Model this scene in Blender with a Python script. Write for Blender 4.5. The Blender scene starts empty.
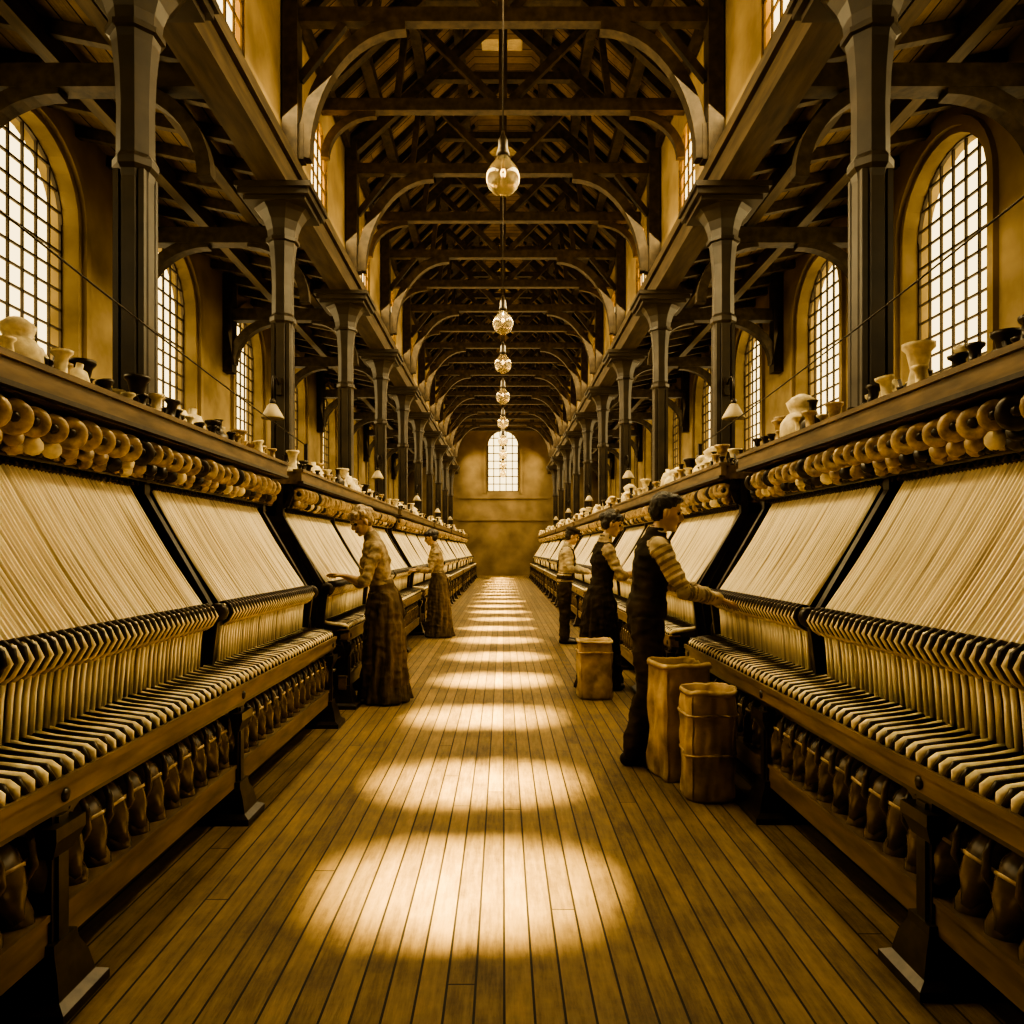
import bpy, math, random
from mathutils import Vector, Matrix, kdtree, noise
random.seed(7)
scene = bpy.context.scene
COL = scene.collection
S = 3.55; CX = 2.6; C1 = 8.86; YEND = 41.0; YFR = -3.0; WX = 5.26
H_TIE = 7.6
try:
    scene.view_settings.view_transform='AgX'; scene.view_settings.look='AgX - High Contrast'
except Exception as ex: print("look",ex)

# ---------------------------------------------------------------- materials
def nt(mat):
    mat.use_nodes = True
    return mat.node_tree.nodes, mat.node_tree.links, mat.node_tree.nodes["Principled BSDF"]
def mat_basic(name, c1, c2=None, rough=.6, metal=0., scale=8., stretch=(1,1,1), bump=.0, spec=.5, detail=5):
    m = bpy.data.materials.new(name); N, L, B = nt(m)
    c2 = c2 or tuple(x*.6 for x in c1)
    tc = N.new("ShaderNodeTexCoord"); mp = N.new("ShaderNodeMapping"); mp.inputs["Scale"].default_value = stretch
    L.new(tc.outputs["Object"], mp.inputs[0])
    no = N.new("ShaderNodeTexNoise"); no.inputs["Scale"].default_value = scale; no.inputs["Detail"].default_value = detail
    L.new(mp.outputs[0], no.inputs["Vector"])
    cr = N.new("ShaderNodeValToRGB"); cr.color_ramp.elements[0].position=.32; cr.color_ramp.elements[1].position=.68
    cr.color_ramp.elements[0].color = (*c2,1); cr.color_ramp.elements[1].color=(*c1,1)
    L.new(no.outputs["Fac"], cr.inputs[0]); L.new(cr.outputs[0], B.inputs["Base Color"])
    B.inputs["Roughness"].default_value = rough; B.inputs["Metallic"].default_value = metal
    B.inputs["Specular IOR Level"].default_value = spec
    if bump:
        b = N.new("ShaderNodeBump"); b.inputs["Strength"].default_value = bump; b.inputs["Distance"].default_value=.02
        L.new(no.outputs["Fac"], b.inputs["Height"]); L.new(b.outputs[0], B.inputs["Normal"])
    return m
def mat_boards(name, c1, c2, axis, width, rough=.5, length=3.0, laxis=1, gap=.06, gapcol=(.01,.006,.002), spec=.5, ends=True):
    m = bpy.data.materials.new(name); N, L, B = nt(m)
    tc = N.new("ShaderNodeTexCoord"); sp = N.new("ShaderNodeSeparateXYZ"); L.new(tc.outputs["Object"], sp.inputs[0])
    def M(op, a, b=None, c=None):
        n = N.new("ShaderNodeMath"); n.operation = op
        for i,v in enumerate((a,b,c)):
            if v is None: continue
            if isinstance(v,(int,float)): n.inputs[i].default_value = v
            else: L.new(v, n.inputs[i])
        return n.outputs[0]
    u = M('DIVIDE', sp.outputs[axis], width); iu = M('FLOOR', u); fu = M('FRACT', u)
    wn = N.new("ShaderNodeTexWhiteNoise"); wn.noise_dimensions='1D'; L.new(iu, wn.inputs["W"])
    v = M('ADD', M('DIVIDE', sp.outputs[laxis], length), M('MULTIPLY', wn.outputs["Value"], 7.3)); iv = M('FLOOR', v); fv = M('FRACT', v)
    cb = N.new("ShaderNodeCombineXYZ"); L.new(iu, cb.inputs[0]); L.new(iv, cb.inputs[1])
    w2 = N.new("ShaderNodeTexWhiteNoise"); w2.noise_dimensions='2D'; L.new(cb.outputs[0], w2.inputs["Vector"])
    mp = N.new("ShaderNodeMapping"); sc=[22,22,22]; sc[laxis]=2.2; mp.inputs["Scale"].default_value = sc
    L.new(tc.outputs["Object"], mp.inputs[0])
    no = N.new("ShaderNodeTexNoise"); no.inputs["Scale"].default_value=1.7; no.inputs["Detail"].default_value=10; no.inputs["Roughness"].default_value=.75
    L.new(mp.outputs[0], no.inputs["Vector"])
    n2 = N.new("ShaderNodeTexNoise"); n2.inputs["Scale"].default_value=1.7; n2.inputs["Detail"].default_value=10; n2.inputs["Roughness"].default_value=.75
    L.new(tc.outputs["Object"], n2.inputs["Vector"])
    f = M('ADD', M('MULTIPLY', w2.outputs["Value"], .22), M('ADD', M('MULTIPLY', no.outputs["Fac"], .9), M('MULTIPLY', n2.outputs["Fac"], 1.1)))
    f = M('SUBTRACT', f, .62)
    cr = N.new("ShaderNodeValToRGB"); cr.color_ramp.elements[0].position=.2; cr.color_ramp.elements[1].position=.8
    cr.color_ramp.elements[0].color=(*c2,1); cr.color_ramp.elements[1].color=(*c1,1); L.new(f, cr.inputs[0])
    g = M('LESS_THAN', fu, gap)
    if ends: g = M('MAXIMUM', g, M('LESS_THAN', fv, .003/length*2))
    mx = N.new("ShaderNodeMix"); mx.data_type='RGBA'; L.new(g, mx.inputs["Factor"]); L.new(cr.outputs[0], mx.inputs["A"]); mx.inputs["B"].default_value=(*gapcol,1)
    L.new(mx.outputs["Result"], B.inputs["Base Color"])
    r = M('ADD', M('MULTIPLY', n2.outputs["Fac"], .45), rough-.2); L.new(r, B.inputs["Roughness"])
    b = N.new("ShaderNodeBump"); b.inputs["Strength"].default_value=.6; b.inputs["Distance"].default_value=.01
    hh = M('SUBTRACT', M('MULTIPLY', no.outputs["Fac"], .5), g); L.new(hh, b.inputs["Height"]); L.new(b.outputs[0], B.inputs["Normal"])
    B.inputs["Specular IOR Level"].default_value = spec
    return m

M_plaster = mat_basic("aged_plaster",(.43,.33,.18),(.21,.155,.078),.9,scale=1.3,bump=.25,spec=.2,detail=9)
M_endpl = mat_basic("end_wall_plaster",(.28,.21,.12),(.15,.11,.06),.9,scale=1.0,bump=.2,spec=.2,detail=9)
M_floor = mat_boards("floor_boards",(.27,.185,.080),(.055,.035,.014),0,.092,rough=.62,length=5.4,laxis=1,gap=.085,spec=.3)
M_roof = mat_boards("roof_boards",(.32,.225,.115),(.13,.09,.043),1,.2,rough=.8,length=30,laxis=0,gap=.08,spec=.2)
M_aisle = mat_boards("aisle_ceiling_boards",(.30,.21,.11),(.11,.075,.036),0,.22,rough=.8,length=6,laxis=1,gap=.08,spec=.2)
M_beam = mat_basic("dark_timber",(.070,.049,.026),(.030,.021,.011),.6,scale=3,stretch=(3,3,3),bump=.2,spec=.3)
M_arc = mat_basic("arcade_timber",(.11,.078,.040),(.05,.035,.018),.6,scale=3,stretch=(4,.6,4),bump=.2,spec=.3)
M_col = mat_basic("painted_column",(.055,.040,.023),(.028,.02,.012),.42,scale=4,bump=.1)
M_iron = mat_basic("dark_iron",(.05,.036,.021),(.022,.015,.009),.32,.3,scale=20)
M_fwood = mat_basic("machine_wood",(.20,.135,.066),(.08,.052,.025),.45,scale=5,stretch=(4,.7,4),bump=.1)
M_cream = mat_basic("cream_cotton",(.84,.74,.52),(.56,.47,.30),.85,scale=25,bump=.1,spec=.2)
M_bobw = mat_basic("bobbin_wood",(.54,.40,.22),(.18,.12,.06),.4,scale=22)
M_dbob = mat_basic("dark_bobbin",(.13,.088,.045),(.04,.027,.014),.24,scale=14)
M_brass = mat_basic("aged_brass",(.30,.20,.09),(.12,.08,.035),.35,.8,scale=15)
M_canvas = mat_basic("sack_canvas",(.52,.39,.22),(.20,.145,.075),.9,scale=6,bump=.6,spec=.1,detail=10)
M_frame = mat_basic("window_bars",(.09,.062,.034),None,.6,scale=10)
def mat_threads():
    m = bpy.data.materials.new("warp_threads"); N,L,B = nt(m)
    tc=N.new("ShaderNodeTexCoord"); mp=N.new("ShaderNodeMapping"); mp.inputs["Scale"].default_value=(1.2,55,1.2)
    L.new(tc.outputs["Object"],mp.inputs[0]); no=N.new("ShaderNodeTexNoise"); no.inputs["Scale"].default_value=1.; no.inputs["Detail"].default_value=6
    L.new(mp.outputs[0],no.inputs["Vector"]); cr=N.new("ShaderNodeValToRGB")
    cr.color_ramp.elements[0].position=.34; cr.color_ramp.elements[0].color=(.44,.36,.215,1); cr.color_ramp.elements[1].position=.53; cr.color_ramp.elements[1].color=(.90,.80,.59,1)
    L.new(no.outputs["Fac"],cr.inputs[0]); L.new(cr.outputs[0],B.inputs["Base Color"]); B.inputs["Roughness"].default_value=.8
    B.inputs["Specular IOR Level"].default_value=.2
    return m
M_thread = mat_threads()
M_shade = mat_basic("lamp_shade_enamel",(.55,.46,.30),(.4,.33,.2),.4,scale=5)
M_glass = bpy.data.materials.new("bulb_glass"); N,L,B = nt(M_glass)
B.inputs["Base Color"].default_value=(1,.90,.68,1); B.inputs["Transmission Weight"].default_value=.93; B.inputs["Roughness"].default_value=.12; B.inputs["IOR"].default_value=1.45
M_fil = bpy.data.materials.new("filament"); N,L,B = nt(M_fil)
B.inputs["Base Color"].default_value=(1,.7,.3,1); B.inputs["Emission Color"].default_value=(1,.72,.34,1); B.inputs["Emission Strength"].default_value=40

# ---------------------------------------------------------------- mesh builder
class MB:
    def __init__(s, side=1): s.v=[]; s.f=[]; s.m=[]; s.sm=[]; s.side=side
    def add(s, vs, fs, mi=0, smooth=False):
        o=len(s.v)
        for p in vs: s.v.append((p[0]*s.side,p[1],p[2]))
        for f in fs:
            g=[i+o for i in f]
            if s.side<0: g.reverse()
            s.f.append(g); s.m.append(mi); s.sm.append(smooth)
    def box(s, a, b, mi=0):
        x0,y0,z0=a; x1,y1,z1=b
        vs=[(x0,y0,z0),(x1,y0,z0),(x1,y1,z0),(x0,y1,z0),(x0,y0,z1),(x1,y0,z1),(x1,y1,z1),(x0,y1,z1)]
        s.add(vs,[(3,2,1,0),(4,5,6,7),(0,1,5,4),(1,2,6,5),(2,3,7,6),(3,0,4,7)],mi)
    def beam(s, p0, p1, w, h, mi=0, up=(0,0,1)):
        p0=Vector(p0);p1=Vector(p1);t=(p1-p0).normalized();u=t.cross(Vector(up))
        if u.length<1e-4: u=Vector((1,0,0))
        u.normalize(); v=u.cross(t).normalized(); vs=[]
        for p in (p0,p1):
            for a,b in ((-1,-1),(1,-1),(1,1),(-1,1)): vs.append(p+u*(a*w/2)+v*(b*h/2))
        s.add(vs,[(3,2,1,0),(4,5,6,7),(0,1,5,4),(1,2,6,5),(2,3,7,6),(3,0,4,7)],mi)
    def sweep(s, pts, w, h, mi=0, up=(0,1,0)):
        pts=[Vector(p) for p in pts]; U=Vector(up); vs=[];fs=[]
        for i,p in enumerate(pts):
            t=(pts[min(i+1,len(pts)-1)]-pts[max(i-1,0)]).normalized(); n=t.cross(U).normalized()
            for a,b in ((-1,-1),(1,-1),(1,1),(-1,1)): vs.append(p+U*(a*w/2)+n*(b*h/2))
        for i in range(len(pts)-1):
            for k in range(4): fs.append((4*i+k,4*i+(k+1)%4,4*i+4+(k+1)%4,4*i+4+k))
        e=4*(len(pts)-1); fs+= [(3,2,1,0),(e,e+1,e+2,e+3)]
        s.add(vs,fs,mi)
    def lathe(s, prof, p, ax=(0,0,1), seg=12, mi=0, smooth=True, sq=False, ring=False):
        p=Vector(p); ax=Vector(ax).normalized(); u=ax.orthogonal().normalized()
        if abs(ax.z)>.99: u=Vector((1,0,0))
        w=ax.cross(u); vs=[];fs=[]; n=len(prof)
        for r,t in prof:
            for k in range(seg):
                a=2*math.pi*(k+.5)/seg
                rr = r/math.cos(math.pi/seg) if sq else r
                vs.append(p+ax*t+(u*math.cos(a)+w*math.sin(a))*rr)
        for i in range(n-1):
            for k in range(seg): fs.append((i*seg+k,i*seg+(k+1)%seg,(i+1)*seg+(k+1)%seg,(i+1)*seg+k))
        if ring:
            for k in range(seg): fs.append(((n-1)*seg+k,(n-1)*seg+(k+1)%seg,(k+1)%seg,k))
        else:
            fs.append(tuple(range(seg-1,-1,-1))); fs.append(tuple((n-1)*seg+k for k in range(seg)))
        s.add(vs,fs,mi,smooth)
    def tube(s, pts, r, seg=6, mi=0):
        pts=[Vector(p) for p in pts]; vs=[];fs=[]; u=None
        for i,p in enumerate(pts):
            t=(pts[min(i+1,len(pts)-1)]-pts[max(i-1,0)]).normalized()
            if u is None: u=t.orthogonal().normalized()
            else:
                u=(u-t*u.dot(t)).normalized()
            w=t.cross(u); rr=r[i] if isinstance(r,(list,tuple)) else r
            for k in range(seg):
                a=2*math.pi*k/seg; vs.append(p+(u*math.cos(a)+w*math.sin(a))*rr)
        for i in range(len(pts)-1):
            for k in range(seg): fs.append((i*seg+k,i*seg+(k+1)%seg,(i+1)*seg+(k+1)%seg,(i+1)*seg+k))
        fs.append(tuple(range(seg-1,-1,-1))); e=(len(pts)-1)*seg; fs.append(tuple(e+k for k in range(seg)))
        s.add(vs,fs,mi,True)
    def mesh(s, name, mats):
        me=bpy.data.meshes.new(name); me.from_pydata(s.v,[],s.f)
        for m in mats: me.materials.append(m)
        me.polygons.foreach_set("material_index",s.m); me.polygons.foreach_set("use_smooth",s.sm); me.update()
        return me
def obj(name, me, parent=None, loc=(0,0,0), rot=(0,0,0)):
    o=bpy.data.objects.new(name,me); COL.objects.link(o); o.location=loc; o.rotation_euler=rot
    if parent: o.parent=parent
    return o
def empty(name, loc=(0,0,0), rot=(0,0,0)):
    e=bpy.data.objects.new(name,None); e.empty_display_size=.2; COL.objects.link(e); e.location=loc; e.rotation_euler=rot; return e

# ---------------------------------------------------------------- room shell
def arch_wall(b, mp, s0, s1, h0, h1, wins, t0, t1, mi=0):
    def quad(ps, t): b.add([mp(a,c,t) for a,c in ps],[tuple(range(len(ps)))],mi)
    cur=s0
    for (c,w,sill,spr) in sorted(wins):
        a=c-w/2; d=c+w/2; r=w/2; n=14
        arc=[(c+r*math.cos(math.pi*(1-k/n)), spr+r*math.sin(math.pi*k/n)) for k in range(n+1)]
        for t in (t0,t1):
            quad([(cur,h0),(a,h0),(a,h1),(cur,h1)],t); quad([(a,h0),(d,h0),(d,sill),(a,sill)],t)
            for k in range(n):
                (x0,y0),(x1,y1)=arc[k],arc[k+1]; quad([(x0,y0),(x1,y1),(x1,h1),(x0,h1)],t)
        loop=[(a,sill)]+arc+[(d,sill)]
        for k in range(len(loop)):
            p,q=loop[k],loop[(k+1)%len(loop)]
            b.add([mp(*p,t0),mp(*q,t0),mp(*q,t1),mp(*p,t1)],[(0,1,2,3)],mi)
        cur=d
    for t in (t0,t1): quad([(cur,h0),(s1,h0),(s1,h1),(cur,h1)],t)
    b.add([mp(s0,h1,t0),mp(s1,h1,t0),mp(s1,h1,t1),mp(s0,h1,t1)],[(0,1,2,3)],mi)
    b.add([mp(s0,h0,t0),mp(s1,h0,t0),mp(s1,h0,t1),mp(s0,h0,t1)],[(0,1,2,3)],mi)

b=MB(); b.box((-5.7,YFR-.3,-.1),(5.7,YEND+.3,0)); obj("floor",b.mesh("floor",[M_floor]))
colY=[C1+S*k for k in range(-3,9)]
WINY={-1:[8.42+S*k for k in range(-2,9)],1:[9.0+S*k for k in range(-2,9)]}
cleY=[C1+S*(k+.5) for k in range(-3,9)]
WW=1.75; WSP=5.42
for side,nm in ((-1,"left"),(1,"right")):
    winY=WINY[side]
    b=MB(); arch_wall(b,lambda s,h,t:(side*t,s,h),YFR,YEND,0,6.75,[(y,WW,3.4,WSP) for y in winY],WX,WX+.36)
    obj("wall_"+nm,b.mesh("wall_"+nm,[M_plaster]))
    b=MB(); arch_wall(b,lambda s,h,t:(side*t,s,h),YFR,YEND,5.9,8.35,[(y,.95,6.15,7.0) for y in cleY],CX,CX+.1)
    obj("wall_clerestory_"+nm,b.mesh("wall_clerestory",[M_plaster]))
    b=MB()
    def bx(x0,x1,y0,y1,z0,z1): b.box((min(side*x0,side*x1),y0,z0),(max(side*x0,side*x1),y1,z1))
    for y in winY:
        r=WW/2+.12; pts=[(side*(WX-.03),y-r,3.4)]+[(side*(WX-.03),y-r*math.cos(math.pi*k/18),WSP+r*math.sin(math.pi*k/18)) for k in range(19)]+[(side*(WX-.03),y+r,3.4)]
        b.sweep(pts,.07,.10,0,up=(1,0,0)); bx(WX-.12,WX,y-1.1,y+1.1,3.26,3.4)
    bx(WX-.04,WX,YFR,YEND,0,.3)
    obj("trim_"+nm,b.mesh("trim_"+nm,[M_plaster]))
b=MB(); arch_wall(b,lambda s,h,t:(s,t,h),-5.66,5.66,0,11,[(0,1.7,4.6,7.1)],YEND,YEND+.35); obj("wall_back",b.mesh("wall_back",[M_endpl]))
b=MB()
b.box((-2.5,YEND-.08,4.2),(2.5,YEND,4.32)); b.box((-2.5,YEND-.08,3.0),(2.5,YEND,3.12)); b.box((-2.5,YEND-.05,0),(2.5,YEND,.35))
b.sweep([(-1.0,YEND-.04,4.5)]+[(-1.0*math.cos(math.pi*k/18),YEND-.04,7.1+1.0*math.sin(math.pi*k/18)) for k in range(19)]+[(1.0,YEND-.04,4.5)],.08,.12,0,up=(0,1,0))
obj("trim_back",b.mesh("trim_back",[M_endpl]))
b=MB(); b.box((-5.66,YFR-.3,0),(5.66,YFR,11)); obj("wall_front",b.mesh("wall_front",[M_plaster]))

def window_mesh(w,sill,spr,nc,dr,bw=.035,dep=.05):
    b=MB(); r=w/2; 
    for i in range(nc+1):
        x=-r+w*i/nc; top=spr+math.sqrt(max(0,r*r-x*x)); wd=bw*(1.8 if i in(0,nc) else (1.3 if i==nc//2 and nc%2==0 else .8))
        b.box((-dep/2,x-wd/2,sill),(dep/2,x+wd/2,top))
    z=sill; j=0
    while z<spr+r-.1:
        hw=r if z<=spr else math.sqrt(max(0,r*r-(z-spr)**2)); wd=bw*(1.8 if j==0 else .8)
        b.box((-dep/2,-hw,z-wd/2),(dep/2,hw,z+wd/2)); z+=dr; j+=1
    b.sweep([(0,-r*math.cos(math.pi*k/18),spr+r*math.sin(math.pi*k/18)) for k in range(19)],bw*1.6,dep,0,up=(1,0,0)) 
    return b.mesh("window",[M_frame])
wm=window_mesh(WW,3.4,WSP,7,.24,.03,.03); cm=window_mesh(.95,6.15,7.0,4,.25,.03,.02); em=window_mesh(1.7,4.6,7.1,5,.42,.06)
n=1
for side in (-1,1):
    for y in WINY[side]: obj("window_%d"%n,wm,loc=(side*(WX+.22),y,0)); n+=1
    for y in cleY: obj("window_%d"%n,cm,loc=(side*(CX+.03),y,0)); n+=1
obj("window_%d"%n,em,loc=(0,YEND+.2,0),rot=(0,0,math.pi/2))

skyY=[.9,3.02]+[4.42+1.775*k for k in range(20)]  # unseen ridge openings, spaced and sized to throw sun pools on the floor
EAVE=(CX+.15,8.25); RIDX=.52; RIDH=10.35
srnd=random.Random(3)
b=MB()
for side in (-1,1):
    x0,z0=side*EAVE[0],EAVE[1]; x1,z1=side*RIDX,RIDH
    b.add([(x0,YFR,z0),(x0,YEND,z0),(x1,YEND,z1),(x1,YFR,z1),(x0,YFR,z0+.15),(x0,YEND,z0+.15),(x1,YEND,z1+.15),(x1,YFR,z1+.15)],
          [(0,1,2,3),(4,5,6,7),(0,1,5,4),(3,2,6,7)])
cur=YFR
for y in skyY+[None]:
    SK=srnd.uniform(.15,.21)
    e = y-SK if y else YEND
    b.box((-RIDX-.02,cur,RIDH),(RIDX+.02,e,RIDH+1.0))
    if y:
        for sx in (-1,1):
            q=srnd.uniform(.24,.42); b.box((min(sx*q,sx*(RIDX+.15)),y-SK,RIDH),(max(sx*q,sx*(RIDX+.15)),y+SK,RIDH+1.0))
        cur=y+SK
obj("ceiling",b.mesh("ceiling",[M_roof]))
b=MB()
for side in (-1,1):
    x0,z0=side*(CX+.1),6.12; x1,z1=side*(WX+.4),6.72
    b.add([(x0,YFR,z0),(x0,YEND,z0),(x1,YEND,z1),(x1,YFR,z1),(x0,YFR,z0+.1),(x0,YEND,z0+.1),(x1,YEND,z1+.1),(x1,YFR,z1+.1)],
          [(0,1,2,3),(4,5,6,7),(0,1,5,4),(3,2,6,7)])
obj("ceiling_side_aisles",b.mesh("ceiling_side",[M_aisle]))

def arc_pts(x0,z0,x1,z1,n=12):
    return [(x1+(x0-x1)*math.cos(math.pi/2*k/n),0,z0+(z1-z0)*math.sin(math.pi/2*k/n)) for k in range(n+1)]
def truss(full):
    b=MB()
    b.box((-CX+.02,-.07,H_TIE),(CX-.02,.07,H_TIE+.17))
    for s in (-1,1):
        b.beam((s*2.5,0,8.0),(s*.1,0,10.2),.14,.18)
        b.beam((s*.12,0,H_TIE+.17),(s*1.35,0,9.0),.09,.11)
        b.beam((s*1.5,0,H_TIE+.17),(s*1.35,0,9.05),.08,.09)
    b.box((-1.1,-.06,9.15),(1.1,.06,9.28)); b.box((-.06,-.06,H_TIE+.17),(.06,.06,10.1))
    if full:
        for s in (-1,1):
            b.box((min(s*(CX-.02),s*(CX-.2)),-.11,5.96),(max(s*(CX-.02),s*(CX-.2)),.11,8.2))
            b.box((min(s*(CX-.2),s*(CX-.26)),-.08,5.98),(max(s*(CX-.2),s*(CX-.26)),.08,6.4))
            b.sweep([(p[0],0,p[2]) for p in arc_pts(s*(CX-.26),6.0,s*1.15,H_TIE-.02)],.15,.15,0)
            b.beam((s*(CX-.2),0,6.95),(s*(CX-.72),0,H_TIE),.08,.09)
    else:
        for s in (-1,1):
            b.sweep([(p[0],0,p[2]) for p in arc_pts(s*(CX-.08),6.95,s*1.8,H_TIE-.02)],.1,.11,0)
    return b.mesh("roof_truss",[M_beam])
tf=truss(True); th=truss(False)
y=C1-3*S; i=0
while y<YEND-.2:
    obj("roof_truss",tf if i%2==0 else th,loc=(0,y,0)); y+=S/2; i+=1
b=MB()
for s in (-1,1):
    y=YFR+.3
    while y<YEND:
        b.beam((s*(CX+.1),y,8.18),(s*.62,y,10.26),.09,.12); y+=S/6
    for t in (.3,.62,.9): 
        x=CX+.1+(RIDX-CX-.1)*t; z=8.18+(10.3-8.18)*t-.1; b.box((min(s*x-.08,s*x+.08),YFR,z-.1),(max(s*x-.08,s*x+.08),YEND,z+.08))
    b.box((min(s*(CX-.02),s*(CX-.1)),YFR,8.0),(max(s*(CX-.02),s*(CX-.1)),YEND,8.2))
obj("roof_rafters",b.mesh("roof_rafters",[M_beam]))
for s in (-1,1):
    b=MB()
    b.box((min(s*(CX-.16),s*(CX+.16)),YFR,5.56),(max(s*(CX-.16),s*(CX+.16)),YEND,5.84))
    b.box((min(s*(CX-.21),s*(CX+.21)),YFR,5.82),(max(s*(CX-.21),s*(CX+.21)),YEND,5.95))
    obj("arcade_beam",b.mesh("arcade_beam",[M_arc]))
b=MB()
for s in (-1,1):
    for y in cleY:
        b.box((min(s*(CX+.2),s*WX),y-.1,5.72),(max(s*(CX+.2),s*WX),y+.1,5.94),1)
        b.box((min(s*(WX-.18),s*WX),y-.12,4.75),(max(s*(WX-.18),s*WX),y+.12,6.6),1)
        b.sweep([(p[0],y,p[2]) for p in arc_pts(s*(WX-.15),4.9,s*(WX-1.1),5.74)],.16,.15,1)
        b.sweep([(p[0],y,p[2]) for p in arc_pts(s*(CX+.2),4.9,s*(CX+1.0),5.74)],.14,.13,1)
    y=YFR+.2
    while y<YEND:
        b.beam((s*(CX+.15),y,6.05),(s*WX,y,6.56),.09,.14); y+=S/5
    for x,z in ((3.5,6.1),(4.4,6.28)): b.box((min(s*x-.07,s*x+.07),YFR,z-.12),(max(s*x-.07,s*x+.07),YEND,z+.1))
obj("roof_rafters_side_aisles",b.mesh("side_aisle_timbers",[M_arc,M_beam]))

def column_mesh():
    b=MB()
    b.box((-.2,-.2,0),(.2,.2,.3)); b.lathe([(.2,.3),(.17,.36),(.15,.46)],(0,0,0),seg=4,sq=True,smooth=False)
    b.lathe([(.125,.3),(.12,4.0),(.128,4.05),(.152,4.08),(.152,4.13),(.128,4.17),(.125,4.5),(.135,4.75),(.155,4.95),(.165,5.0),(.195,5.01),(.195,5.05),(.17,5.06),(.18,5.14),(.215,5.24),(.28,5.34),(.34,5.39)],(0,0,0),seg=8,smooth=False)
    for a in range(4):
        an=a*math.pi/2+math.pi/4; c,s_=math.cos(an)*.125,math.sin(an)*.125
        b.beam((c,s_,.4),(c,s_,4.05),.04,.04,0,up=(0,1,0))
    b.box((-.35,-.35,5.38),(.35,.35,5.43)); b.box((-.40,-.40,5.43),(.40,.40,5.5)); b.box((-.43,-.43,5.5),(.43,.43,5.56))
    return b.mesh("column",[M_col])
cmesh=column_mesh()
for s in (-1,1):
    for y in colY: obj("column",cmesh,loc=(s*CX,y,0))

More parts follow.
